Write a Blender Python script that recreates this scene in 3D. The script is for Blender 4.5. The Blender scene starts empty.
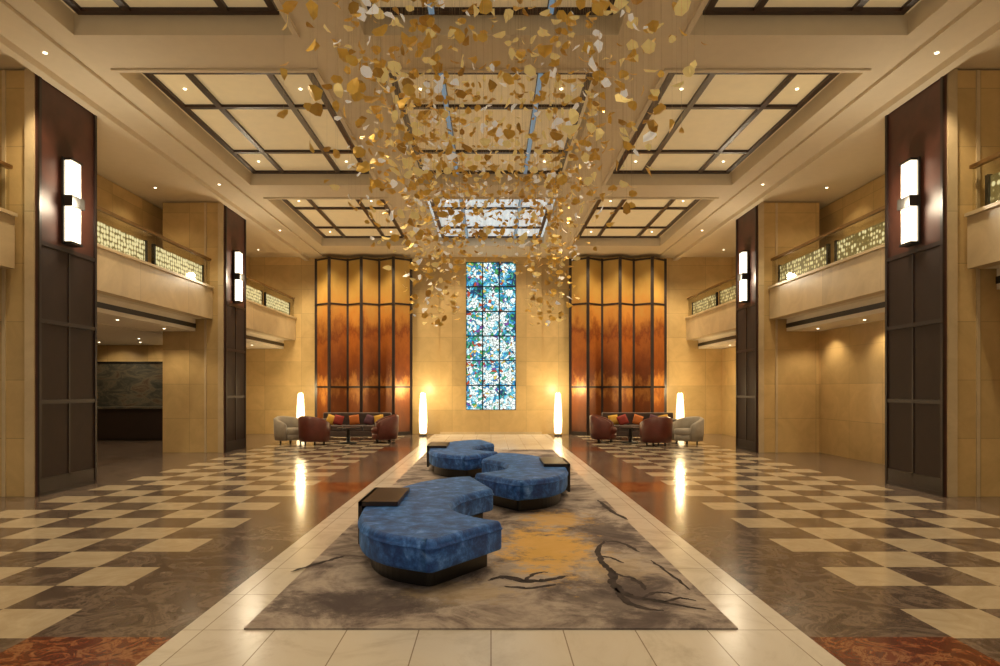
import bpy, math, random
from mathutils import Vector, Matrix
from mathutils.geometry import tessellate_polygon
random.seed(7)
scene = bpy.context.scene
LF = 0.92   # dimmer for the lamps

# ------------------------------------------------------------------ materials
def new_mat(name):
    m = bpy.data.materials.new(name); m.use_nodes = True
    nt = m.node_tree
    return m, nt, nt.nodes['Principled BSDF']

def N(nt, t, **kw):
    n = nt.nodes.new(t)
    for k, v in kw.items():
        if k in n.inputs: n.inputs[k].default_value = v
        else: setattr(n, k, v)
    return n

def ramp(nt, stops, interp='LINEAR'):
    r = nt.nodes.new('ShaderNodeValToRGB'); cr = r.color_ramp; cr.interpolation = interp
    while len(cr.elements) < len(stops): cr.elements.new(0.5)
    for e, (p, c) in zip(cr.elements, stops):
        e.position = p; e.color = (*c, 1)
    return r

def simple(name, col, rough=0.5, metal=0.0, var=0.12, scale=6, emit=0, ecol=None, bump=0.0, sheen=0, coat=0):
    m, nt, b = new_mat(name)
    tc = N(nt, 'ShaderNodeTexCoord')
    no = N(nt, 'ShaderNodeTexNoise', Scale=scale, Detail=4.0)
    nt.links.new(tc.outputs['Object'], no.inputs['Vector'])
    d = tuple(max(0, c*(1-var)) for c in col); l = tuple(min(1, c*(1+var)) for c in col)
    r = ramp(nt, [(0.3, d), (0.7, l)])
    nt.links.new(no.outputs['Fac'], r.inputs['Fac'])
    nt.links.new(r.outputs['Color'], b.inputs['Base Color'])
    b.inputs['Roughness'].default_value = rough; b.inputs['Metallic'].default_value = metal
    if sheen: b.inputs['Sheen Weight'].default_value = sheen
    if coat: b.inputs['Coat Weight'].default_value = coat
    if emit:
        b.inputs['Emission Color'].default_value = (*(ecol or col), 1); b.inputs['Emission Strength'].default_value = emit
    if bump:
        bp = N(nt, 'ShaderNodeBump', Strength=bump, Distance=0.02)
        nt.links.new(no.outputs['Fac'], bp.inputs['Height']); nt.links.new(bp.outputs['Normal'], b.inputs['Normal'])
    return m

def stone(name, col, bw=1.25, bh=0.82, rough=0.35, dark=0.72, var=0.1):
    m, nt, b = new_mat(name)
    tc = N(nt, 'ShaderNodeTexCoord'); sp = N(nt, 'ShaderNodeSeparateXYZ'); cb = N(nt, 'ShaderNodeCombineXYZ')
    ad = N(nt, 'ShaderNodeMath', operation='ADD')
    nt.links.new(tc.outputs['Object'], sp.inputs[0])
    nt.links.new(sp.outputs['X'], ad.inputs[0]); nt.links.new(sp.outputs['Y'], ad.inputs[1])
    nt.links.new(ad.outputs[0], cb.inputs['X']); nt.links.new(sp.outputs['Z'], cb.inputs['Y'])
    c1 = (*[c*(1+var) for c in col], 1); c2 = (*[c*(1-var) for c in col], 1); c3 = (*[c*dark for c in col], 1)
    br = N(nt, 'ShaderNodeTexBrick', Color1=c1, Color2=c2, Mortar=c3, Scale=1.0)
    br.inputs['Mortar Size'].default_value = 0.006; br.inputs['Brick Width'].default_value = bw
    br.inputs['Row Height'].default_value = bh; br.offset = 0.0
    nt.links.new(cb.outputs[0], br.inputs['Vector'])
    no = N(nt, 'ShaderNodeTexNoise', Scale=1.6, Detail=8.0, Roughness=0.65, Distortion=1.0)
    nt.links.new(tc.outputs['Object'], no.inputs['Vector'])
    r = ramp(nt, [(0.25, (0.82, 0.8, 0.76)), (0.75, (1.1, 1.1, 1.1))])
    nt.links.new(no.outputs['Fac'], r.inputs['Fac'])
    mx = N(nt, 'ShaderNodeMix', data_type='RGBA', blend_type='MULTIPLY')
    mx.inputs[0].default_value = 1
    nt.links.new(br.outputs['Color'], mx.inputs[6]); nt.links.new(r.outputs['Color'], mx.inputs[7])
    nt.links.new(mx.outputs[2], b.inputs['Base Color'])
    b.inputs['Roughness'].default_value = rough
    return m

def marble(name, stops, scale=1.5, rough=0.15, seam=None, dist=2.0):
    m, nt, b = new_mat(name)
    tc = N(nt, 'ShaderNodeTexCoord')
    no = N(nt, 'ShaderNodeTexNoise', Scale=scale, Detail=10.0, Roughness=0.7, Distortion=dist)
    nt.links.new(tc.outputs['Object'], no.inputs['Vector'])
    r = ramp(nt, stops); nt.links.new(no.outputs['Fac'], r.inputs['Fac'])
    out = r.outputs['Color']
    if seam:
        br = N(nt, 'ShaderNodeTexBrick', Color1=(1,1,1,1), Color2=(0.93,0.93,0.93,1), Mortar=(0.45,0.4,0.35,1), Scale=1.0)
        br.inputs['Mortar Size'].default_value = 0.004; br.inputs['Brick Width'].default_value = seam[0]
        br.inputs['Row Height'].default_value = seam[1]; br.offset = 0.0
        mp = N(nt, 'ShaderNodeMapping'); mp.inputs['Location'].default_value = (seam[2], seam[3], 0)
        nt.links.new(tc.outputs['Object'], mp.inputs['Vector']); nt.links.new(mp.outputs[0], br.inputs['Vector'])
        mx = N(nt, 'ShaderNodeMix', data_type='RGBA', blend_type='MULTIPLY'); mx.inputs[0].default_value = 1
        nt.links.new(out, mx.inputs[6]); nt.links.new(br.outputs['Color'], mx.inputs[7]); out = mx.outputs[2]
    nt.links.new(out, b.inputs['Base Color'])
    b.inputs['Roughness'].default_value = rough
    return m

def emis(name, col, s):
    m, nt, b = new_mat(name)
    b.inputs['Base Color'].default_value = (*col, 1)
    b.inputs['Emission Color'].default_value = (*col, 1); b.inputs['Emission Strength'].default_value = s
    return m

M_stone = stone('limestone', (0.62, 0.445, 0.205))
M_stone_b = stone('limestone_balcony', (0.62, 0.50, 0.32), bw=2.0, bh=4)
M_ceil = simple('ceiling_plaster', (0.72, 0.62, 0.46), 0.7, var=0.02)
M_ceil_w = simple('soffit_plaster', (0.8, 0.74, 0.62), 0.7, var=0.02)
M_panel = simple('coffer_panel', (0.80, 0.66, 0.40), 0.6, var=0.03, emit=0.15, ecol=(1.0, 0.78, 0.42))  # slight emission painted in for the even light on the coffers
M_palepanel = simple('pale_emissive_panel', (0.8, 0.85, 0.85), 0.3, var=0.03, emit=0.55, ecol=(0.66, 0.86, 1.0))  # pale blue emission put into the far centre coffer panel
M_bluestrip = emis('blue_glass_reflection', (0.20, 0.36, 0.55), 0.4)  # glass strips; their blue reflection is painted in as emission
M_lattice = simple('lattice_wood', (0.035, 0.014, 0.010), 0.35)
M_rosew = simple('rosewood_panel', (0.066, 0.021, 0.013), 0.45, var=0.3, scale=3)
M_darkw = simple('dark_wood', (0.020, 0.010, 0.008), 0.4)
M_darkp = simple('smoked_wood_panel', (0.024, 0.010, 0.007), 0.6)
M_black = simple('black_metal', (0.01, 0.009, 0.008), 0.35)
M_bronze = simple('bronze_rail', (0.35, 0.22, 0.10), 0.3, metal=0.9)
M_wire = simple('steel_wire', (0.5, 0.4, 0.25), 0.3, metal=0.5)
M_white = marble('white_marble', [(0.25, (0.60, 0.54, 0.46)), (0.5, (0.80, 0.75, 0.68)), (0.8, (0.84, 0.80, 0.74))], 1.2, 0.2, (0.45, 0.72, 0.0, 0.15))
M_light = marble('cream_marble', [(0.3, (0.47, 0.38, 0.26)), (0.7, (0.64, 0.54, 0.40))], 2.5, 0.16)
M_dark = marble('brown_marble', [(0.25, (0.065, 0.043, 0.035)), (0.48, (0.125, 0.09, 0.073)), (0.55, (0.23, 0.175, 0.14)), (0.6, (0.13, 0.095, 0.078)), (0.8, (0.19, 0.145, 0.118))], 2.6, 0.16)
M_red = marble('red_marble', [(0.3, (0.06, 0.012, 0.006)), (0.5, (0.18, 0.042, 0.015)), (0.56, (0.38, 0.18, 0.08)), (0.62, (0.19, 0.045, 0.017)), (0.8, (0.24, 0.085, 0.03))], 4.5, 0.18)
M_lampglow = emis('sconce_glow', (1.0, 0.88, 0.66), 2.6)
M_lantern = emis('lantern_glow', (1.0, 0.78, 0.44), 3)
M_down = emis('downlight_glow', (1.0, 0.85, 0.6), 5)
M_gold = simple('gold_leaf', (0.92, 0.58, 0.12), 0.3, metal=0.25, var=0.15)
M_brz = simple('bronze_leaf', (0.60, 0.35, 0.07), 0.35, metal=0.35)
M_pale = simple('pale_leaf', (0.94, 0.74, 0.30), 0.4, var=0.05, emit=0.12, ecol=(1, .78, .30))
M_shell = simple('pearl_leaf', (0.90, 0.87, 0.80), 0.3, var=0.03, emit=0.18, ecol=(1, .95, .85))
M_redlea = simple('red_leather', (0.12, 0.026, 0.017), 0.4, var=0.15)
M_cream = simple('cream_fabric', (0.38, 0.34, 0.28), 0.8, sheen=0.2)
M_brownf = simple('brown_fabric', (0.075, 0.05, 0.045), 0.8, sheen=0.3)
M_pil_y = simple('pillow_yellow', (0.7, 0.40, 0.06), 0.8)
M_pil_r = simple('pillow_red', (0.32, 0.04, 0.03), 0.8)
M_pil_o = simple('pillow_orange', (0.55, 0.16, 0.03), 0.8)
M_pil_p = simple('pillow_plum', (0.12, 0.05, 0.08), 0.8)

def slate():
    m, nt, b = new_mat('dark_landscape_art')
    tc = N(nt, 'ShaderNodeTexCoord'); mp = N(nt, 'ShaderNodeMapping'); mp.inputs['Scale'].default_value = (0.9, 1, 2.2)
    nt.links.new(tc.outputs['Object'], mp.inputs['Vector'])
    no = N(nt, 'ShaderNodeTexNoise', Scale=1.6, Detail=9.0, Roughness=0.7, Distortion=1.4); nt.links.new(mp.outputs[0], no.inputs['Vector'])
    r = ramp(nt, [(0.3, (0.02, 0.022, 0.02)), (0.45, (0.06, 0.06, 0.05)), (0.55, (0.14, 0.12, 0.085)), (0.62, (0.09, 0.055, 0.035)), (0.75, (0.045, 0.05, 0.045))])
    nt.links.new(no.outputs['Fac'], r.inputs['Fac']); nt.links.new(r.outputs['Color'], b.inputs['Base Color']); b.inputs['Roughness'].default_value = .4
    return m
M_slate = slate()

# velvet
def velvet():
    m, nt, b = new_mat('blue_velvet')
    tc = N(nt, 'ShaderNodeTexCoord')
    n1 = N(nt, 'ShaderNodeTexNoise', Scale=7.0, Detail=9.0, Roughness=0.72, Distortion=0.4)
    nt.links.new(tc.outputs['Object'], n1.inputs['Vector'])
    r = ramp(nt, [(0.3, (0.003, 0.022, 0.14)), (0.43, (0.010, 0.062, 0.31)), (0.52, (0.028, 0.14, 0.54)), (0.60, (0.085, 0.26, 0.78)), (0.70, (0.26, 0.48, 0.98))])
    nt.links.new(n1.outputs['Fac'], r.inputs['Fac']); nt.links.new(r.outputs['Color'], b.inputs['Base Color'])
    b.inputs['Roughness'].default_value = 0.55
    b.inputs['Sheen Weight'].default_value = 0.4; b.inputs['Sheen Tint'].default_value = (0.15, 0.45, 1, 1)
    bp = N(nt, 'ShaderNodeBump', Strength=0.25, Distance=0.02)
    nt.links.new(n1.outputs['Fac'], bp.inputs['Height']); nt.links.new(bp.outputs['Normal'], b.inputs['Normal'])
    return m
M_velvet = velvet()

# rug
def rugmat():
    m, nt, b = new_mat('rug_wool')
    tc = N(nt, 'ShaderNodeTexCoord')
    n1 = N(nt, 'ShaderNodeTexNoise', Scale=1.5, Detail=10.0, Roughness=0.7, Distortion=0.6)
    nt.links.new(tc.outputs['Object'], n1.inputs['Vector'])
    r = ramp(nt, [(0.28, (0.085, 0.064, 0.066)), (0.41, (0.15, 0.118, 0.116)), (0.50, (0.34, 0.285, 0.26)), (0.58, (0.50, 0.43, 0.385)), (0.72, (0.25, 0.21, 0.20))])
    nt.links.new(n1.outputs['Fac'], r.inputs['Fac'])
    col = r.outputs['Color']
    def patch(cx, cy, rx, ry, c, prev, amt=0.9):
        mp = N(nt, 'ShaderNodeMapping'); mp.vector_type = 'POINT'
        mp.inputs['Scale'].default_value = (1/rx, 1/ry, 0); mp.inputs['Location'].default_value = (-cx/rx, -cy/ry, 0)
        nt.links.new(tc.outputs['Object'], mp.inputs['Vector'])
        n2 = N(nt, 'ShaderNodeTexNoise', Scale=4.5, Detail=9.0, Roughness=0.78)
        nt.links.new(tc.outputs['Object'], n2.inputs['Vector'])
        ln = N(nt, 'ShaderNodeVectorMath', operation='LENGTH'); nt.links.new(mp.outputs[0], ln.inputs[0])
        ad = N(nt, 'ShaderNodeMath', operation='ADD'); nt.links.new(ln.outputs['Value'], ad.inputs[0])
        sc = N(nt, 'ShaderNodeMath', operation='MULTIPLY'); nt.links.new(n2.outputs['Fac'], sc.inputs[0]); sc.inputs[1].default_value = 4.2
        nt.links.new(sc.outputs[0], ad.inputs[1])
        rr = ramp(nt, [(0.0, (amt,)*3), (0.54, (amt,)*3), (0.66, (0, 0, 0))])
        dv = N(nt, 'ShaderNodeMath', operation='DIVIDE'); nt.links.new(ad.outputs[0], dv.inputs[0]); dv.inputs[1].default_value = 5.0
        nt.links.new(dv.outputs[0], rr.inputs['Fac'])
        mx = N(nt, 'ShaderNodeMix', data_type='RGBA')
        nt.links.new(rr.outputs['Color'], mx.inputs[0]); nt.links.new(prev, mx.inputs[6]); mx.inputs[7].default_value = (*c, 1)
        return mx.outputs[2]
    col = patch(-0.9, 4.65, 0.7, 0.30, (0.085, 0.065, 0.07), col, 0.75)
    col = patch(0.9, 4.75, 0.40, 0.35, (0.085, 0.065, 0.07), col, 0.6)
    col = patch(1.2, 7.0, 0.25, 0.8, (0.10, 0.075, 0.08), col, 0.7)
    col = patch(0.55, 6.3, 0.42, 0.9, (0.78, 0.47, 0.12), col, .85)
    col = patch(0.75, 7.7, 0.35, 0.5, (0.66, 0.40, 0.12), col, 0.75)
    col = patch(-0.2, 4.9, 0.40, 0.25, (0.56, 0.43, 0.26), col, 0.5)
    col = patch(1.0, 5.6, 0.35, 0.4, (0.58, 0.46, 0.32), col, 0.45)
    col = patch(-1.15, 8.6, 0.3, 0.8, (0.62, 0.34, 0.08), col, .8)
    col = patch(0.8, 12.5, 0.6, 0.9, (0.50, 0.28, 0.07), col)
    nt.links.new(col, b.inputs['Base Color'])
    b.inputs['Roughness'].default_value = 0.95
    n3 = N(nt, 'ShaderNodeTexNoise', Scale=180.0); nt.links.new(tc.outputs['Object'], n3.inputs['Vector'])
    bp = N(nt, 'ShaderNodeBump', Strength=0.3, Distance=0.005)
    nt.links.new(n3.outputs['Fac'], bp.inputs['Height']); nt.links.new(bp.outputs['Normal'], b.inputs['Normal'])
    return m
M_rug = rugmat()
M_rugink = simple('rug_ink', (0.05, 0.037, 0.038), 0.95, var=0.5, scale=9)

def screenmat():
    m, nt, b = new_mat('screen_gilt_painting')
    tc = N(nt, 'ShaderNodeTexCoord'); sp = N(nt, 'ShaderNodeSeparateXYZ'); nt.links.new(tc.outputs['Object'], sp.inputs[0])
    mp = N(nt, 'ShaderNodeMapping'); mp.inputs['Scale'].default_value = (2.2, 2.2, 1.1)
    nt.links.new(tc.outputs['Object'], mp.inputs['Vector'])
    no = N(nt, 'ShaderNodeTexNoise', Scale=1.3, Detail=9.0, Roughness=0.7); nt.links.new(mp.outputs[0], no.inputs['Vector'])
    s1 = N(nt, 'ShaderNodeMath', operation='MULTIPLY_ADD'); nt.links.new(no.outputs['Fac'], s1.inputs[0]); s1.inputs[1].default_value = 2.4
    nt.links.new(sp.outputs['Z'], s1.inputs[2])
    dv = N(nt, 'ShaderNodeMath', operation='MULTIPLY_ADD'); nt.links.new(s1.outputs[0], dv.inputs[0]); dv.inputs[1].default_value = 1/6.0; dv.inputs[2].default_value = -0.2
    r = ramp(nt, [(0.0, (0.12, 0.035, 0.009)), (0.2, (0.24, 0.07, 0.016)), (0.27, (0.50, 0.21, 0.045)), (0.33, (0.18, 0.045, 0.010)), (0.42, (0.26, 0.07, 0.014)), (0.52, (0.42, 0.13, 0.022)), (0.56, (0.24, 0.06, 0.012)), (0.66, (0.56, 0.24, 0.045)), (0.78, (0.54, 0.32, 0.08)), (1.0, (0.62, 0.43, 0.13))])
    nt.links.new(dv.outputs[0], r.inputs['Fac']); nt.links.new(r.outputs['Color'], b.inputs['Base Color'])
    b.inputs['Roughness'].default_value = 0.4; b.inputs['Metallic'].default_value = 0.15
    return m
M_screen = screenmat()

def sgmat():
    m, nt, b = new_mat('stained_glass')
    tc = N(nt, 'ShaderNodeTexCoord')
    SC = 11.0
    nw = N(nt, 'ShaderNodeTexNoise', Scale=3.0, Detail=2.0); nt.links.new(tc.outputs['Object'], nw.inputs['Vector'])
    vm = N(nt, 'ShaderNodeVectorMath', operation='MULTIPLY_ADD'); nt.links.new(nw.outputs['Color'], vm.inputs[0]); vm.inputs[1].default_value = (.35, .35, .35); nt.links.new(tc.outputs['Object'], vm.inputs[2])
    v = N(nt, 'ShaderNodeTexVoronoi', Scale=SC); nt.links.new(vm.outputs[0], v.inputs['Vector'])
    sepc = N(nt, 'ShaderNodeSeparateColor'); nt.links.new(v.outputs['Color'], sepc.inputs[0])
    sp = N(nt, 'ShaderNodeSeparateXYZ'); nt.links.new(tc.outputs['Object'], sp.inputs[0])
    n1 = N(nt, 'ShaderNodeTexNoise', Scale=1.9, Detail=3.0); nt.links.new(tc.outputs['Object'], n1.inputs['Vector'])
    ab = N(nt, 'ShaderNodeMath', operation='ABSOLUTE'); nt.links.new(sp.outputs['X'], ab.inputs[0])
    a1 = N(nt, 'ShaderNodeMath', operation='MULTIPLY_ADD'); nt.links.new(ab.outputs[0], a1.inputs[0]); a1.inputs[1].default_value = 0.22
    n1s = N(nt, 'ShaderNodeMath', operation='MULTIPLY'); nt.links.new(n1.outputs['Fac'], n1s.inputs[0]); n1s.inputs[1].default_value = 1.5
    nt.links.new(n1s.outputs[0], a1.inputs[2])
    zt = N(nt, 'ShaderNodeMapRange'); zt.inputs[1].default_value = 3.2; zt.inputs[2].default_value = 5.2; zt.inputs[3].default_value = 0; zt.inputs[4].default_value = .14
    nt.links.new(sp.outputs['Z'], zt.inputs[0])
    az = N(nt, 'ShaderNodeMath', operation='ADD'); nt.links.new(a1.outputs[0], az.inputs[0]); nt.links.new(zt.outputs[0], az.inputs[1])
    a2 = N(nt, 'ShaderNodeMath', operation='MULTIPLY_ADD'); nt.links.new(sepc.outputs[0], a2.inputs[0]); a2.inputs[1].default_value = 0.5
    nt.links.new(az.outputs[0], a2.inputs[2])
    a3 = N(nt, 'ShaderNodeMath', operation='SUBTRACT'); nt.links.new(a2.outputs[0], a3.inputs[0]); a3.inputs[1].default_value = 0.74
    r = ramp(nt, [(0.0, (0.82, 0.92, 0.88)), (0.38, (0.45, 0.76, 0.84)), (0.46, (0.10, 0.50, 0.66)), (0.55, (0.02, 0.22, 0.52)), (0.63, (0.02, 0.30, 0.22)), (0.72, (0.005, 0.05, 0.14))], 'CONSTANT')
    nt.links.new(a3.outputs[0], r.inputs['Fac'])
    acc = ramp(nt, [(0.0, (0.05, 0.32, 0.08)), (0.3, (0.45, 0.07, 0.03)), (0.45, (0.65, 0.50, 0.10)), (0.6, (0.18, 0.07, 0.32)), (0.72, (0.05, 0.36, 0.22))], 'CONSTANT')
    nt.links.new(sepc.outputs[2], acc.inputs['Fac'])
    xl = N(nt, 'ShaderNodeMath', operation='MULTIPLY_ADD'); nt.links.new(sp.outputs['X'], xl.inputs[0]); xl.inputs[1].default_value = -0.14; nt.links.new(sepc.outputs[1], xl.inputs[2])
    gt = N(nt, 'ShaderNodeMath', operation='GREATER_THAN'); nt.links.new(xl.outputs[0], gt.inputs[0]); gt.inputs[1].default_value = 0.84
    mx = N(nt, 'ShaderNodeMix', data_type='RGBA'); nt.links.new(gt.outputs[0], mx.inputs[0]); nt.links.new(r.outputs['Color'], mx.inputs[6]); nt.links.new(acc.outputs['Color'], mx.inputs[7])
    v2 = N(nt, 'ShaderNodeTexVoronoi', Scale=SC, feature='DISTANCE_TO_EDGE'); nt.links.new(vm.outputs[0], v2.inputs['Vector'])
    g2 = N(nt, 'ShaderNodeMath', operation='GREATER_THAN'); nt.links.new(v2.outputs['Distance'], g2.inputs[0]); g2.inputs[1].default_value = 0.05
    m2 = N(nt, 'ShaderNodeMix', data_type='RGBA'); nt.links.new(g2.outputs[0], m2.inputs[0]); m2.inputs[6].default_value = (0.01, 0.02, 0.03, 1); nt.links.new(mx.outputs[2], m2.inputs[7])
    b.inputs['Base Color'].default_value = (.02, .02, .02, 1); nt.links.new(m2.outputs[2], b.inputs['Emission Color'])
    b.inputs['Emission Strength'].default_value = 1.25; b.inputs['Roughness'].default_value = 0.2
    return m
M_sg = sgmat()

def perf():
    m, nt, b = new_mat('perforated_glow')
    tc = N(nt, 'ShaderNodeTexCoord')
    v = N(nt, 'ShaderNodeTexVoronoi', Scale=11.0, Randomness=0.35); nt.links.new(tc.outputs['Object'], v.inputs['Vector'])
    r = ramp(nt, [(0.0, (1.0, 0.90, 0.58)), (0.42, (0.8, 0.70, 0.36)), (0.52, (0.14, 0.10, 0.03)), (1.0, (0.08, 0.06, 0.02))])
    nt.links.new(v.outputs['Distance'], r.inputs['Fac'])
    nt.links.new(r.outputs['Color'], b.inputs['Emission Color']); b.inputs['Emission Strength'].default_value = 1.15
    b.inputs['Base Color'].default_value = (0.12, 0.1, 0.05, 1)
    return m
M_perf = perf()

def glass():
    m = bpy.data.materials.new('rail_glass'); m.use_nodes = True; nt = m.node_tree
    nt.nodes.clear()
    o = nt.nodes.new('ShaderNodeOutputMaterial'); t = nt.nodes.new('ShaderNodeBsdfTransparent'); t.inputs[0].default_value = (0.9, 0.9, 0.86, 1)
    g = nt.nodes.new('ShaderNodeBsdfGlossy'); g.inputs['Roughness'].default_value = 0.03
    mx = nt.nodes.new('ShaderNodeMixShader'); mx.inputs[0].default_value = 0.05
    nt.links.new(t.outputs[0], mx.inputs[1]); nt.links.new(g.outputs[0], mx.inputs[2]); nt.links.new(mx.outputs[0], o.inputs[0])
    return m
M_glass = glass()

# ------------------------------------------------------------------ mesh builder
class MB:
    def __init__(s): s.v = []; s.f = []; s.m = []; s.mats = []; s.sm = []
    def mi(s, mat):
        if mat not in s.mats: s.mats.append(mat)
        return s.mats.index(mat)
    def add(s, vs, fs, mat, smooth=False):
        o = len(s.v); s.v += [tuple(v) for v in vs]; k = s.mi(mat)
        for f in fs: s.f.append([i+o for i in f]); s.m.append(k); s.sm.append(smooth)
    def box(s, x0, x1, y0, y1, z0, z1, mat):
        if x0 > x1: x0, x1 = x1, x0
        vs = [(x0,y0,z0),(x1,y0,z0),(x1,y1,z0),(x0,y1,z0),(x0,y0,z1),(x1,y0,z1),(x1,y1,z1),(x0,y1,z1)]
        s.add(vs, [(0,3,2,1),(4,5,6,7),(0,1,5,4),(1,2,6,5),(2,3,7,6),(3,0,4,7)], mat)
    def obox(s, c, sx, sy, sz, rot, mat):
        R = rot if isinstance(rot, Matrix) else Matrix.Rotation(rot, 3, 'Z')
        vs = [Vector(c) + R @ Vector((dx*sx/2, dy*sy/2, dz*sz/2)) for dz in (-1,1) for dx,dy in ((-1,-1),(1,-1),(1,1),(-1,1))]
        s.add(vs, [(0,3,2,1),(4,5,6,7),(0,1,5,4),(1,2,6,5),(2,3,7,6),(3,0,4,7)], mat)
    def quad(s, x0, x1, y0, y1, z, mat):
        if x0 > x1: x0, x1 = x1, x0
        s.add([(x0,y0,z),(x1,y0,z),(x1,y1,z),(x0,y1,z)], [(0,1,2,3)], mat)
    def lathe(s, cx, cy, prof, mat, n=20, cap=True, sx=1, sy=1):
        vs = []; fs = []
        for r, z in prof:
            for i in range(n):
                a = 2*math.pi*i/n; vs.append((cx+sx*r*math.cos(a), cy+sy*r*math.sin(a), z))
        for j in range(len(prof)-1):
            for i in range(n):
                k = (i+1) % n; fs.append((j*n+i, j*n+k, (j+1)*n+k, (j+1)*n+i))
        if cap:
            fs.append(tuple(range(n))[::-1]); fs.append(tuple(range((len(prof)-1)*n, len(prof)*n)))
        s.add(vs, fs, mat, True)
    def loops(s, rings, mat, smooth=True, capb=True, capt=True):
        n = len(rings[0]); vs = [p for r in rings for p in r]; fs = []
        for j in range(len(rings)-1):
            for i in range(n):
                k = (i+1) % n; fs.append((j*n+i, j*n+k, (j+1)*n+k, (j+1)*n+i))
        if capb: fs.append(tuple(range(n))[::-1])
        if capt: fs.append(tuple(range((len(rings)-1)*n, len(rings)*n)))
        s.add(vs, fs, mat, smooth)
    def obj(s, name, bevel=0, loc=None, rotz=0, auto=True):
        me = bpy.data.meshes.new(name); me.from_pydata(s.v, [], s.f)
        for m in s.mats: me.materials.append(m)
        for p, k, sm in zip(me.polygons, s.m, s.sm): p.material_index = k; p.use_smooth = sm
        me.update()
        o = bpy.data.objects.new(name, me); scene.collection.objects.link(o)
        if loc: o.location = loc
        o.rotation_euler[2] = rotz
        if bevel:
            b = o.modifiers.new('bevel', 'BEVEL'); b.width = bevel; b.segments = 2; b.limit_method = 'ANGLE'
        return o

YB = 22.7     # back wall
ZL, ZP = 6.0, 6.25

# ------------------------------------------------------------------ floor
fl = MB()
Y0 = -4.0
fl.quad(-1.93, 1.93, Y0, YB, 0, M_white)
for s in (-1, 1):
    ys = [Y0, 3.0, 4.05, 9.8, 10.85, 16.4, 17.45, YB]
    for i in range(len(ys)-1):
        fl.quad(s*1.93, s*2.8, ys[i], ys[i+1], 0, M_red if i in (1, 3, 5) else M_dark)
    T = 0.54
    r0 = int(math.floor((Y0-4.03)/T))
    for r in range(r0, 35):
        y0 = 4.03+r*T; y1 = min(y0+T, YB)
        if y0 >= YB: break
        for c in range(6):
            fl.quad(s*(2.8+c*T), s*(2.8+(c+1)*T), y0, y1, 0, M_light if (r+c) % 2 == 0 else M_dark)
    fl.quad(s*6.04, s*14.0, Y0-0.1, YB, 0, M_dark)
fl.box(-14, 14, Y0-.2, YB+.3, -0.2, -0.02, M_dark)
fl.obj('floor')

# rug
rg = MB()
rg.box(-1.545, 1.545, 4.17, 16.7, 0.001, 0.012, M_rug)
def ribbon(pts, w, z=0.0138):
    n = len(pts); L = []; R = []
    for i, p in enumerate(pts):
        a = Vector(pts[max(i-1, 0)]); b = Vector(pts[min(i+1, n-1)]); d = (b-a).normalized(); nn = Vector((-d.y, d.x))
        ww = w*(0.75+0.5*random.random())*(1-.75*abs(2*i/(n-1)-1)**3)
        p = Vector(p); L.append((*(p+nn*ww), z)); R.append((*(p-nn*ww), z))
    rg.add(L+R, [(i, n+i, n+i+1, i+1) for i in range(n-1)], M_rugink)
def px(x, y, h=0.0138):  # plan coordinates of the rug drawing
    Y = (1.5-h)*667/(y-390); return ((x-491)*Y/667, Y)
def branch(pix, w):
    P = [Vector(px(*p)) for p in pix]; out = []
    n = len(P)
    for i in range(n-1):
        p0 = P[max(i-1, 0)]; p1 = P[i]; p2 = P[i+1]; p3 = P[min(i+2, n-1)]
        for k in range(7):
            t = k/7; q = 0.5*((2*p1)+(-p0+p2)*t+(2*p0-5*p1+4*p2-p3)*t*t+(-p0+3*p1-3*p2+p3)*t**3)
            out.append((q.x+random.uniform(-.010,.010), q.y+random.uniform(-.014,.014)))
    out.append(tuple(P[-1])); ribbon(out, w)
branch([(604, 541), (598, 552), (603, 563), (612, 572), (613, 583), (622, 592), (640, 598), (664, 602), (706, 610)], 0.036)
branch([(612, 573), (628, 577), (640, 583), (645, 590)], 0.022)
branch([(616, 588), (622, 598), (640, 607), (664, 611)], 0.026)
branch([(600, 556), (612, 558), (624, 563)], 0.018)
branch([(604, 541), (622, 543), (640, 552)], 0.024)
branch([(642, 598), (656, 592), (674, 594)], 0.018)
branch([(664, 602), (680, 598), (696, 601)], 0.016)
branch([(650, 560), (668, 572), (690, 590)], 0.014)
branch([(488, 580), (506, 577), (524, 581), (545, 580), (568, 576)], 0.04)
branch([(505, 586), (530, 588), (556, 584)], 0.024)
branch([(524, 581), (534, 574), (548, 572)], 0.02)
branch([(290, 572), (330, 560), (345, 556)], 0.025)
branch([(598, 500), (610, 510), (628, 520)], 0.03)
rg.obj('area_rug')

# ------------------------------------------------------------------ back wall + stained glass
bw = MB()
bw.box(-14, -1.72, YB, YB+.3, 0, 6.3, M_stone); bw.box(1.72, 14, YB, YB+.3, 0, 6.3, M_stone)
gx, g0, g1 = 0.85, 0.82, 5.85
bw.box(-1.72, -gx, YB-.14, YB+.3, 0, 6.3, M_stone); bw.box(gx, 1.72, YB-.14, YB+.3, 0, 6.3, M_stone)
bw.box(-gx, gx, YB-.14, YB+.3, 0, g0, M_stone); bw.box(-gx, gx, YB-.14, YB+.3, g1, 6.3, M_stone)
bw.obj('wall_back')
sg = MB()
sg.box(-gx, gx, YB+.02, YB+.06, g0, g1, M_sg)
for i in range(4):
    x = -gx+i*2*gx/3; sg.box(x-.02, x+.02, YB-.03, YB+.02, g0, g1, M_black)
for j in range(7):
    z = g0+j*(g1-g0)/6; sg.box(-gx, gx, YB-.032, YB+.02, z-.02, z+.02, M_black)
sg.obj('window_1')
bb = MB()
bb.box(-1.72, 1.72, YB-.16, YB-.141, 0, 0.08, M_stone_b)
bb.obj('baseboard_back')

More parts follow.
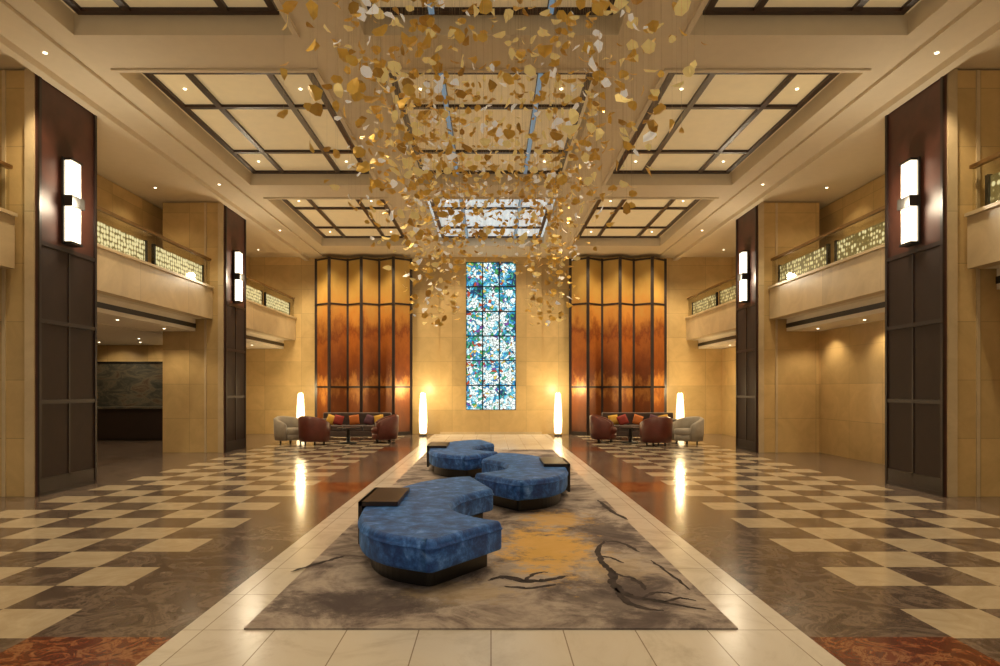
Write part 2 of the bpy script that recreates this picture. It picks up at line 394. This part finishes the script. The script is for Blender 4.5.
# ------------------------------------------------------------------ columns
def column(s, y0, y1, name='column'):
    c = MB(); xi = 6.36
    c.box(s*(xi+.05), s*7.86, y0+.02, y1-.02, 0, 5.99, M_stone)
    c.box(s*(xi+.03), s*(xi+.16), y0-.03, y0+.02, 0, 5.99, M_stone_b)
    c.box(s*(xi+.45), s*(xi+.5), y0+.0, y0+.02, 0, 5.99, M_stone_b)
    c.box(s*xi, s*(xi+.05), y0, y1, 0.0, 5.99, M_rosew)
    for yy in (y0, (y1-.05)):
        c.box(s*(xi-.03), s*xi, yy, yy+.05, 0, 5.99, M_darkw)
    for zz in (0.0, 1.3, 2.45, 3.55, 5.92):
        c.box(s*(xi-.025), s*xi, y0+.05, y1-.05, zz, zz+.06, M_darkw)
    c.box(s*(xi-.02), s*xi, y0+.05, y1-.05, 0.06, 0.25, M_darkw)
    c.box(s*(xi-.008), s*xi, y0+.05, y1-.05, 0.25, 3.55, M_darkp)
    c.box(s*(xi-.02), s*xi, (y0+y1)/2-.02, (y0+y1)/2+.02, 0.2, 3.55, M_darkw)
    co = c.obj(name)
    w = MB(); yc = (y0+y1)/2-.05; x = xi-.03
    w.box(s*x, s*(x-.03), yc-.16, yc+.16, 3.66, 4.94, M_black)
    for z0, z1 in ((3.70, 4.22), (4.38, 4.90)):
        for k in range(3):
            w.box(s*(x-.03), s*(x-.12), yc-.125+k*.09, yc-.125+k*.09+.06, z0, z1, M_lampglow)
    w.box(s*(x-.03), s*(x-.16), yc-.15, yc+.15, 4.22, 4.38, M_black)
    w.box(s*(x-.03), s*(x-.14), yc-.14, yc+.14, 3.665, 3.70, M_black)
    w.box(s*(x-.03), s*(x-.14), yc-.14, yc+.14, 4.90, 4.935, M_black)
    so = w.obj('wall_sconce')
    d = bpy.data.lights.new('sconce_bulb', 'POINT'); d.energy = 50; d.color = (1, .84, .60); d.shadow_soft_size = .12
    o = bpy.data.objects.new('sconce_bulb', d); scene.collection.objects.link(o); o.location = (s*5.95, (y0+y1)/2, 4.3); o.parent = so
cols = [(2.75, 4.05), (9.35, 10.72), (15.95, 17.25)]
for s in (-1, 1):
    for a, b in cols: column(s, a, b)

# ------------------------------------------------------------------ balconies / mezzanine
def balcony(s, y0, y1, xo, xo2):
    b = MB()
    b.box(s*6.64, s*6.86, y0, y1, 3.19, 3.91, M_stone_b)
    b.box(s*6.60, s*6.90, y0, y1, 3.91, 3.96, M_stone_b)
    b.box(s*6.86, s*xo, y0, y1, 3.19, 3.5, M_ceil_w)
    b.box(s*7.05, s*xo2, y0, y1, 2.90, 3.19, M_ceil_w)
    b.box(s*7.035, s*7.05, y0, y1, 2.98, 3.08, M_black)
    n = max(1, round((y1-y0)/2.6)); L = (y1-y0)/n
    for i in range(n):
        a = y0+i*L+.12; e = y0+(i+1)*L-.12
        b.box(s*6.80, s*6.84, a+.1, e-.1, 3.98, 4.42, M_perf)
        for yy in (a+.04, e-.04): b.box(s*6.79, s*6.85, yy-.03, yy+.03, 3.96, 4.45, M_black)
        b.box(s*6.70, s*6.715, a-.1, e+.1, 3.96, 4.58, M_glass)
    b.box(s*6.67, s*6.745, y0, y1, 4.58, 4.63, M_bronze)
    b.obj('balcony')
bays = [(4.05, 9.32), (10.72, 15.93), (17.25, 22.7)]
for s in (-1, 1):
    for a, b in bays: balcony(s, a+.02, b-.02, 8.18, 8.18 if s < 0 else 7.84)
for s in (-1, 1):
    w = MB()
    w.box(s*8.2, s*8.4, 2.75, YB, 3.2, 6.0, M_stone)
    w.obj('wall_mezzanine')
w = MB(); w.box(7.86, 8.2, 2.75, 22.7, 0, 2.89, M_stone); w.obj('wall_right')
w = MB(); w.box(-14, -13.8, 2.75, YB, 0, 3.2, M_stone); w.obj('wall_left')
w = MB(); w.box(-13.8, -8.2, 2.75, YB, 2.892, 3.18, M_ceil_w); w.obj('ceiling_reception')
al = MB()
al.box(-13.8, -9.2, 20.6, 20.8, 2.38, 2.88, M_stone)
al.box(-9.4, -9.2, 20.8, 22.7, 0, 2.88, M_stone)
al.box(-9.4, -9.2, 20.6, 20.8, 0, 2.38, M_stone)
al.box(-13.8, -9.4, 20.65, 20.8, 0, 2.38, M_slate)
al.box(-13.8, -9.4, 20.6, 20.65, 2.32, 2.38, M_black)
al.obj('wall_reception')
rd = MB()
rd.box(-13.2, -9.6, 19.7, 20.2, 0.08, 0.95, M_darkw); rd.box(-13.25, -9.55, 19.6, 20.25, 0.95, 1.0, M_slate)
rd.box(-13.1, -9.7, 19.75, 20.15, 0, .08, M_black)
rd.obj('reception_desk')

# ------------------------------------------------------------------ ceiling
ce = MB()
XR = [(-5.25, -2.5), (-1.6, 1.6), (2.5, 5.25)]
YR = [(2.9, 8.4), (9.4, 14.55), (15.65, 20.7)]
YE = YB
xs = [-6.4, -5.25, -2.5, -1.6, 1.6, 2.5, 5.25, 6.4]
ysr = [-2, 2.9, 8.4, 9.4, 14.55, 15.65, 20.7, YE]
for j in range(7):
    if j % 2 == 0: ce.box(-6.4, 6.4, ysr[j], ysr[j+1], ZL, ZP+.05, M_ceil)
    else:
        for i in range(0, 7, 2): ce.box(xs[i], xs[i+1], ysr[j], ysr[j+1], ZL, ZP+.05, M_ceil)
for s in (-1, 1):
    ce.box(s*6.4, s*8.4, -2, YB, ZL+.02, ZP+.05, M_ceil)
    ce.box(s*5.62, s*5.72, -2, YB, ZL-.05, ZL, M_ceil)
    ce.box(s*6.2, s*6.34, -2, YB, ZL-.10, ZL, M_ceil)
ce.box(-14, 14, -4, YB+.3, ZP+.05, ZP+.2, M_ceil)
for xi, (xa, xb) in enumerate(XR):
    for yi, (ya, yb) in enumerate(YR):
        ce.box(xa, xb, ya, yb, ZP, ZP+.05, M_palepanel if (xi == 1 and yi == 2) else M_panel)
        for (a, b, c, d) in ((xa-.07, xa, ya-.07, yb+.07), (xb, xb+.07, ya-.07, yb+.07), (xa, xb, ya-.07, ya), (xa, xb, yb, yb+.07)):
            ce.box(a, b, c, d, ZL-.03, ZL, M_ceil)
ceo = ce.obj('ceiling')
for xi, (xa, xb) in enumerate(XR):
    for yi, (ya, yb) in enumerate(YR):
        l = MB(); t = .045; z0, z1 = ZP-.045, ZP
        ia, ib, ja, jb = xa+.12, xb-.12, ya+.5, yb-.08
        if xi == 0: ib = xb-.2
        if xi == 2: ia = xa+.2
        W = ib-ia; H = jb-ja
        for i_, x in enumerate((ia, ia+W*.25, ib-W*.25, ib)):
            l.box(x-t, x+t, ja-t, jb+t, z0, z1, M_lattice)
            if xi == 1 and i_ in (1, 2): l.box(x-t*.8, x+t*.8, ja, jb, z0-.02, z0-.003, M_bluestrip)
        for y in (ja, ja+H*.27, jb-H*.27, jb): l.box(ia-t, ib+t, y-t, y+t, z0-.002, z1, M_lattice)
        for fx in (.125, .875):
            for fy in (.135, .865):
                l.lathe(ia+W*fx, ja+H*fy, [(.024, ZP-.012), (.024, ZP)], M_down, 12)
        lo = l.obj('ceiling_lattice')

# ------------------------------------------------------------------ folding screens
def fscreen(x0, x1):
    f = MB(); n = 6; yb0, yb1 = 22.35, 21.95
    P = [(x0+(x1-x0)*i/n, yb0 if i % 2 == 0 else yb1) for i in range(n+1)]
    H = 5.89; th = .05
    for i in range(n):
        a, b = Vector(P[i]), Vector(P[i+1]); d = b-a; ang = math.atan2(d.y, d.x); L = d.length; c = (a+b)/2
        f.obox((c.x, c.y, H/2+.02), L, th*.6, H-.04, ang, M_screen)
        for z in (.06, 1.6, 4.35, H-.05): f.obox((c.x, c.y, z), L, th*1.3, .06 if z not in (.06,) else .12, ang, M_darkw)
    for x, y in P: f.obox((x, y, H/2), .095, .095, H, 0, M_darkw)
    f.obj('folding_screen')
fscreen(-5.85, -2.68); fscreen(2.66, 5.83)

# ------------------------------------------------------------------ floor lanterns
def lantern(x, y):
    l = MB()
    l.lathe(x, y, [(.13, 0), (.13, .03), (.03, .045), (.03, .08)], M_black)
    l.lathe(x, y, [(.09, .08), (.12, .12), (.135, .5), (.12, .95), (.09, 1.36), (.06, 1.4)], M_lantern, 16)
    for z in (.3, .52, .74, .96, 1.18): l.lathe(x, y, [(.134 if z < .8 else .118, z), (.139 if z < .8 else .122, z+.008)], M_lantern, 16)
    o = l.obj('floor_lamp')
    d = bpy.data.lights.new('lantern_bulb', 'POINT'); d.energy = 60; d.color = (1, .76, .40); d.shadow_soft_size = .1
    b = bpy.data.objects.new('lantern_bulb', d); scene.collection.objects.link(b); b.location = (x, y, 1.52); b.parent = o
for x, y in ((-2.21, 21.7), (2.18, 21.7), (-6.08, 21.3), (6.04, 21.3)): lantern(x, y)

# ------------------------------------------------------------------ ottomans
def arc(P, k=5):
    out = []; n = len(P)
    for i in range(n-1):
        p0 = Vector(P[max(i-1, 0)]); p1 = Vector(P[i]); p2 = Vector(P[i+1]); p3 = Vector(P[min(i+2, n-1)])
        for q in range(k):
            t = q/k; out.append(0.5*((2*p1)+(-p0+p2)*t+(2*p0-5*p1+4*p2-p3)*t*t+(-p0+3*p1-3*p2+p3)*t**3))
    out.append(Vector(P[-1])); return out
outer = [(-.24, 8.36), (-.5, 8.25), (-.85, 7.82), (-1.08, 7.15), (-1.18, 6.4), (-1.15, 5.85), (-1.03, 5.35), (-.8, 4.99), (-.42, 4.76)]
inner = [(.10, 5.50), (-.10, 5.66), (-.30, 5.95), (-.37, 6.3), (-.31, 6.7), (-.13, 7.05), (.03, 7.28)]
def rnd(a, c, b, r):
    a, c, b = Vector(a), Vector(c), Vector(b)
    p = c+(a-c).normalized()*r; q = c+(b-c).normalized()*r
    return [p*(1-t)**2+c*2*t*(1-t)+q*t*t for t in (0, .25, .5, .75, 1)]
def outline():
    A = arc(outer); B = arc(inner)
    P = A[1:-1]
    P += rnd(A[-2], A[-1], B[0], .07)
    P += rnd(A[-1], B[0], B[1], .04)
    P += B[2:-2]
    P += rnd(B[-2], B[-1], A[0], .04)
    P += rnd(B[-1], A[0], A[1], .05)
    return [Vector((p.x+.6, p.y-6.45)) for p in P]
OUT = outline()
def offs(P, d):
    n = len(P); out = []
    area = sum(P[i].x*P[(i+1) % n].y-P[(i+1) % n].x*P[i].y for i in range(n))
    sg_ = 1 if area > 0 else -1
    for i in range(n):
        t = (P[(i+1) % n]-P[i-1]).normalized(); nn = Vector((-t.y, t.x))*sg_
        out.append(P[i]+nn*d)
    return out
def ottoman(cx, cy, mir):
    P = [Vector((p.x*mir, p.y)) for p in OUT]
    area = sum(P[i].x*P[(i+1) % len(P)].y-P[(i+1) % len(P)].x*P[i].y for i in range(len(P)))
    if area < 0: P = P[::-1]
    o = MB()
    R = lambda d, z: [(p.x, p.y, z) for p in offs(P, d)]
    def cap(ring, mat, flip=False):
        vs = [Vector(p) for p in ring]
        tris = tessellate_polygon([vs])
        out = []
        for a, b, c in tris:
            ar = (vs[b].x-vs[a].x)*(vs[c].y-vs[a].y)-(vs[c].x-vs[a].x)*(vs[b].y-vs[a].y)
            t = (a, b, c) if ar > 0 else (c, b, a)
            out.append(t[::-1] if flip else t)
        o.add(vs, out, mat, False)
    mid = Vector((-.05*mir, -.05))
    pl = [mid+(p-mid)*.84 for p in P]
    o.loops([[(p.x, p.y, .0145) for p in pl], [(p.x, p.y, .18) for p in pl]], M_black, smooth=False, capb=False, capt=False)
    cap([(p.x, p.y, .0145) for p in pl], M_black, True)
    o.loops([R(.03, .18), R(.008, .19), R(0, .21), R(0, .35)], M_velvet, capb=False, capt=False)
    cap(R(.03, .18), M_velvet, True)
    rings = [R(0, .35), R(-.01, .355), R(-.012, .362), R(0, .37), R(.003, .385), R(.010, .405), R(.022, .418), R(.036, .424)]
    o.loops(rings, M_velvet, capb=False, capt=False)
    cap(rings[-1], M_velvet)
    xs_ = sorted((mir*-.62, mir*-.26))
    o.box(xs_[0], xs_[1], -.30, .60, .43, .47, M_darkw)
    xs_ = sorted((mir*-.625, mir*-.59))
    o.box(xs_[0], xs_[1], -.30, .60, .08, .47, M_darkw)
    o.obj('curved_ottoman', loc=(cx, cy, 0))
for cx, cy, mir in ((-.6, 6.45, 1), (.48, 9.6, -1), (-.56, 12.6, 1)): ottoman(cx, cy, mir)

# ------------------------------------------------------------------ seating
def barrel(name, cx, cy, rot, r, h, mat, seatmat):
    c = MB(); n = 22; rings = []
    a0, a1 = math.radians(-30), math.radians(210)
    for i in range(n+1):
        t = i/n; a = a0+(a1-a0)*t
        hh = h*(0.72+0.28*math.sin(math.pi*t)**0.7)
        co, si = math.cos(a), math.sin(a)
        ro, ri = r, r-.12
        rings.append([(ro*.94*co, ro*.94*si, .1), (ro*co, ro*si, .3), (ro*1.02*co, ro*1.02*si, hh-.04), ((ro-.06)*co, (ro-.06)*si, hh), (ri*co, ri*si, hh-.04), (ri*co, ri*si, .1)])
    c.loops(rings, mat)
    c.lathe(0, -.03, [(r-.16, .1), (r-.13, .14), (r-.13, .26)], mat, 20)
    c.lathe(0, -.04, [(r-.14, .26), (r-.12, .3), (r-.12, .38), (r-.16, .43), (r-.3, .44)], seatmat, 20)
    for a in (45, 135, 225, 315):
        a = math.radians(a); c.lathe((r-.18)*math.cos(a), (r-.18)*math.sin(a), [(.02, 0), (.03, .11)], M_black, 8)
    c.obj(name, loc=(cx, cy, 0), rotz=rot)

def pillow(c, x, y, z, w, rot, tilt, mat, roll=0):
    vs = []; n = 8; fs = []
    R = Matrix.Rotation(rot, 3, 'Z') @ Matrix.Rotation(tilt, 3, 'X') @ Matrix.Rotation(roll, 3, 'Y')
    for sgn in (1, -1):
        for j in range(n+1):
            for i in range(n+1):
                u, v = i/n*2-1, j/n*2-1
                t = .07*((1-u**4)*(1-v**4))**.6
                vs.append(Vector((x, y, z))+R @ Vector((u*w/2, sgn*t, v*w/2)))
    m = (n+1)**2
    for k in (0, m):
        for j in range(n):
            for i in range(n):
                q = (k+j*(n+1)+i, k+j*(n+1)+i+1, k+(j+1)*(n+1)+i+1, k+(j+1)*(n+1)+i)
                fs.append(q if k else q[::-1])
    c.add(vs, fs, mat, True)

def sofa(cx, cy, W, rot=0):
    c = MB()
    c.box(-W/2, W/2, -.42, .42, .1, .28, M_brownf)
    n = 3
    for i in range(n):
        a = -W/2+.14+i*(W-.28)/n
        c.box(a+.01, a+(W-.28)/n-.01, -.42, .25, .28, .43, M_brownf)
    c.box(-W/2, W/2, .24, .42, .28, .80, M_brownf)
    for s in (-1, 1): c.box(s*W/2, s*(W/2-.14), -.42, .42, .28, .62, M_brownf)
    for x in (-W/2+.1, W/2-.1):
        for y in (-.34, .34): c.box(x-.03, x+.03, y-.03, y+.03, 0, .1, M_black)
    ob = c.obj('sofa', bevel=.03, loc=(cx, cy, 0), rotz=rot)
    p = MB(); cols_ = [M_pil_y, M_pil_r, M_pil_o, M_pil_p, M_pil_y]
    xs_ = (-.36, -.24, -.02, .2, .34)
    for i in range(5):
        pillow(p, xs_[i]*W, .06 if i != 1 else -.04, .585, .3, random.uniform(-.2, .2), -.25, cols_[i], random.uniform(-.4, .4))
    po = p.obj('scatter_cushions'); po.parent = ob
    return ob

def table(cx, cy, r=.3, h=.45):
    t = MB()
    t.lathe(0, 0, [(r*.8, 0), (r*.8, .03), (.06, .05), (.05, h-.06), (r*.5, h-.035)], M_black, 24)
    t.lathe(0, 0, [(r, h-.035), (r+.01, h-.02), (r, h)], M_darkw, 28)
    t.obj('side_table', loc=(cx, cy, 0))
r90 = math.radians
sofa(-4.15, 20.4, 2.1); sofa(4.55, 20.4, 2.2)
barrel('cream_armchair', -5.65, 18.8, r90(60), .45, .76, M_cream, M_cream)
barrel('red_armchair', -4.85, 18.35, r90(150), .43, .80, M_redlea, M_redlea)
barrel('red_armchair', -3.1, 19.2, r90(-75), .43, .80, M_redlea, M_redlea)
barrel('red_armchair', 3.28, 19.2, r90(75), .43, .80, M_redlea, M_redlea)
barrel('red_armchair', 4.45, 18.0, r90(195), .43, .80, M_redlea, M_redlea)
barrel('cream_armchair', 5.45, 18.55, r90(-60), .45, .76, M_cream, M_cream)
table(-4.0, 18.7); table(3.95, 18.9)

# ------------------------------------------------------------------ hanging leaf mobile
mb = MB()
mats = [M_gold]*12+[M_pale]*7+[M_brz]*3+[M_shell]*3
def flake(c, size, mat):
    n = random.choice((6, 7, 8)); kind = random.random()
    R = Matrix.Rotation(random.uniform(0, 6.28), 3, 'Z') @ Matrix.Rotation(random.gauss(0, .8), 3, 'X') @ Matrix.Rotation(random.gauss(0, .65), 3, 'Y')
    asp = random.uniform(.5, .95); pts = []
    for i in range(n):
        a = 2*math.pi*i/n; r = size*random.uniform(.82, 1.1)
        x = r*math.cos(a); y = r*math.sin(a)*asp
        if kind < .45: y *= (1-.55*x/size)
        pts.append(Vector(c)+R @ Vector((x, y, .35*x*x/size)))
    ctr = Vector(c)
    mb.add([ctr]+pts, [(0, i+1, (i+1) % n+1) for i in range(n)], mat)
strands = 0; total = 0
while strands < 640:
    Y = random.uniform(4.4, 14.2); X = random.uniform(-1.65, 1.65)
    if Y > 10: X *= .9
    if abs(X) < .45 and random.random() < .3: continue
    zb = 3.45 if Y < 9 else 3.45-(min(Y, 12.5)-9)/3.5*.62
    if Y > 9 and abs(X) < .65: zb = max(zb, 3.8+(0.65-abs(X))*.5)
    zb += random.random()**2*(1.5 if Y < 10 else 1.1)
    if abs(X) < .3 and Y < 8: zb += .4
    zs = []; z = zb
    while z < 5.85:
        zs.append(z); z += random.uniform(.22, .9)
    if not zs: continue
    strands += 1
    r = .0006
    mb.add([(X-r, Y, zs[0]), (X+r, Y-r, zs[0]), (X, Y+r, zs[0]), (X-r, Y, 6.0), (X+r, Y-r, 6.0), (X, Y+r, 6.0)], [(0,1,4,3), (1,2,5,4), (2,0,3,5)], M_wire)
    for z in zs:
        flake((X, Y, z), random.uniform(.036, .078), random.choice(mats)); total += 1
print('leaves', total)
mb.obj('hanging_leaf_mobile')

# ------------------------------------------------------------------ lights
dlu, dll = MB(), MB()
def spot(x, y, z, e, size=100, col=(1, .78, .48), tgt=None, blend=.6, rad=.06, disc=True):
    d = bpy.data.lights.new('downlight_lamp', 'SPOT'); d.energy = e*LF; d.color = col; d.spot_size = math.radians(size); d.spot_blend = blend; d.shadow_soft_size = rad
    o = bpy.data.objects.new('downlight_lamp', d); scene.collection.objects.link(o); o.location = (x, y, z-.03)
    if tgt:
        o.rotation_euler = (Vector(tgt)-Vector((x, y, z))).to_track_quat('-Z', 'Y').to_euler()
    if disc: (dlu if z > 5 else dll).lathe(x, y, [(.026, z-.008), (.026, z)], M_down, 12)
for s in (-1, 1):
    for y in (3.5, 8.9, 12, 15.1, 18): spot(s*2.05, y, ZL, 330, disc=False, rad=.22)
    for y in (1.5, 6.5, 8.9, 11.8, 14.6, 18.8, 21.3): spot(s*5.95, y, ZL, 230, disc=(y in (6.5, 8.9, 14.6, 18.8)), rad=.1)
    for y in (6.5, 12.3, 14.9, 19, 21.5): spot(s*7.5, y, ZL+.02, 30, 130)
    for y in (6.5, 11.4, 13.3, 15.2, 18.4, 20.8): spot(s*7.45, y, 2.90, 50, 130)
    for x in (1.3, 3.2, 4.3, 5.3, 6.3): spot(s*x, 20.9, ZL, 330, 90, tgt=(s*x, 22.6, 2.4), disc=False, blend=1, rad=.2)
for x in (-9.5, -11.5):
    for y in (12, 15, 18): spot(x, y, 2.89, 50, 130)
for x in (-10.2, -11.4): spot(x, 19.4, 2.89, 50, 90, tgt=(x, 20.65, 1.5))  # added wash spots that brighten the reception artwork
dlu.obj('recessed_downlights'); dll.obj('soffit_spotlights')

w = bpy.data.worlds.new('world'); scene.world = w; w.use_nodes = True
w.node_tree.nodes['Background'].inputs[0].default_value = (1.0, .84, .62, 1); w.node_tree.nodes['Background'].inputs[1].default_value = .36
try:
    scene.view_settings.view_transform = 'Standard'
    scene.view_settings.look = 'None'
except Exception as e: print(e)

# ------------------------------------------------------------------ camera
cd = bpy.data.cameras.new('camera'); cam = bpy.data.objects.new('camera', cd); scene.collection.objects.link(cam)
cam.location = (0, 0, 1.5); cam.rotation_euler = (math.radians(90), 0, 0)
cd.sensor_width = 36; cd.lens = 667/1000*36; cd.shift_x = .009; cd.shift_y = .057
cd.clip_end = 200
scene.camera = cam
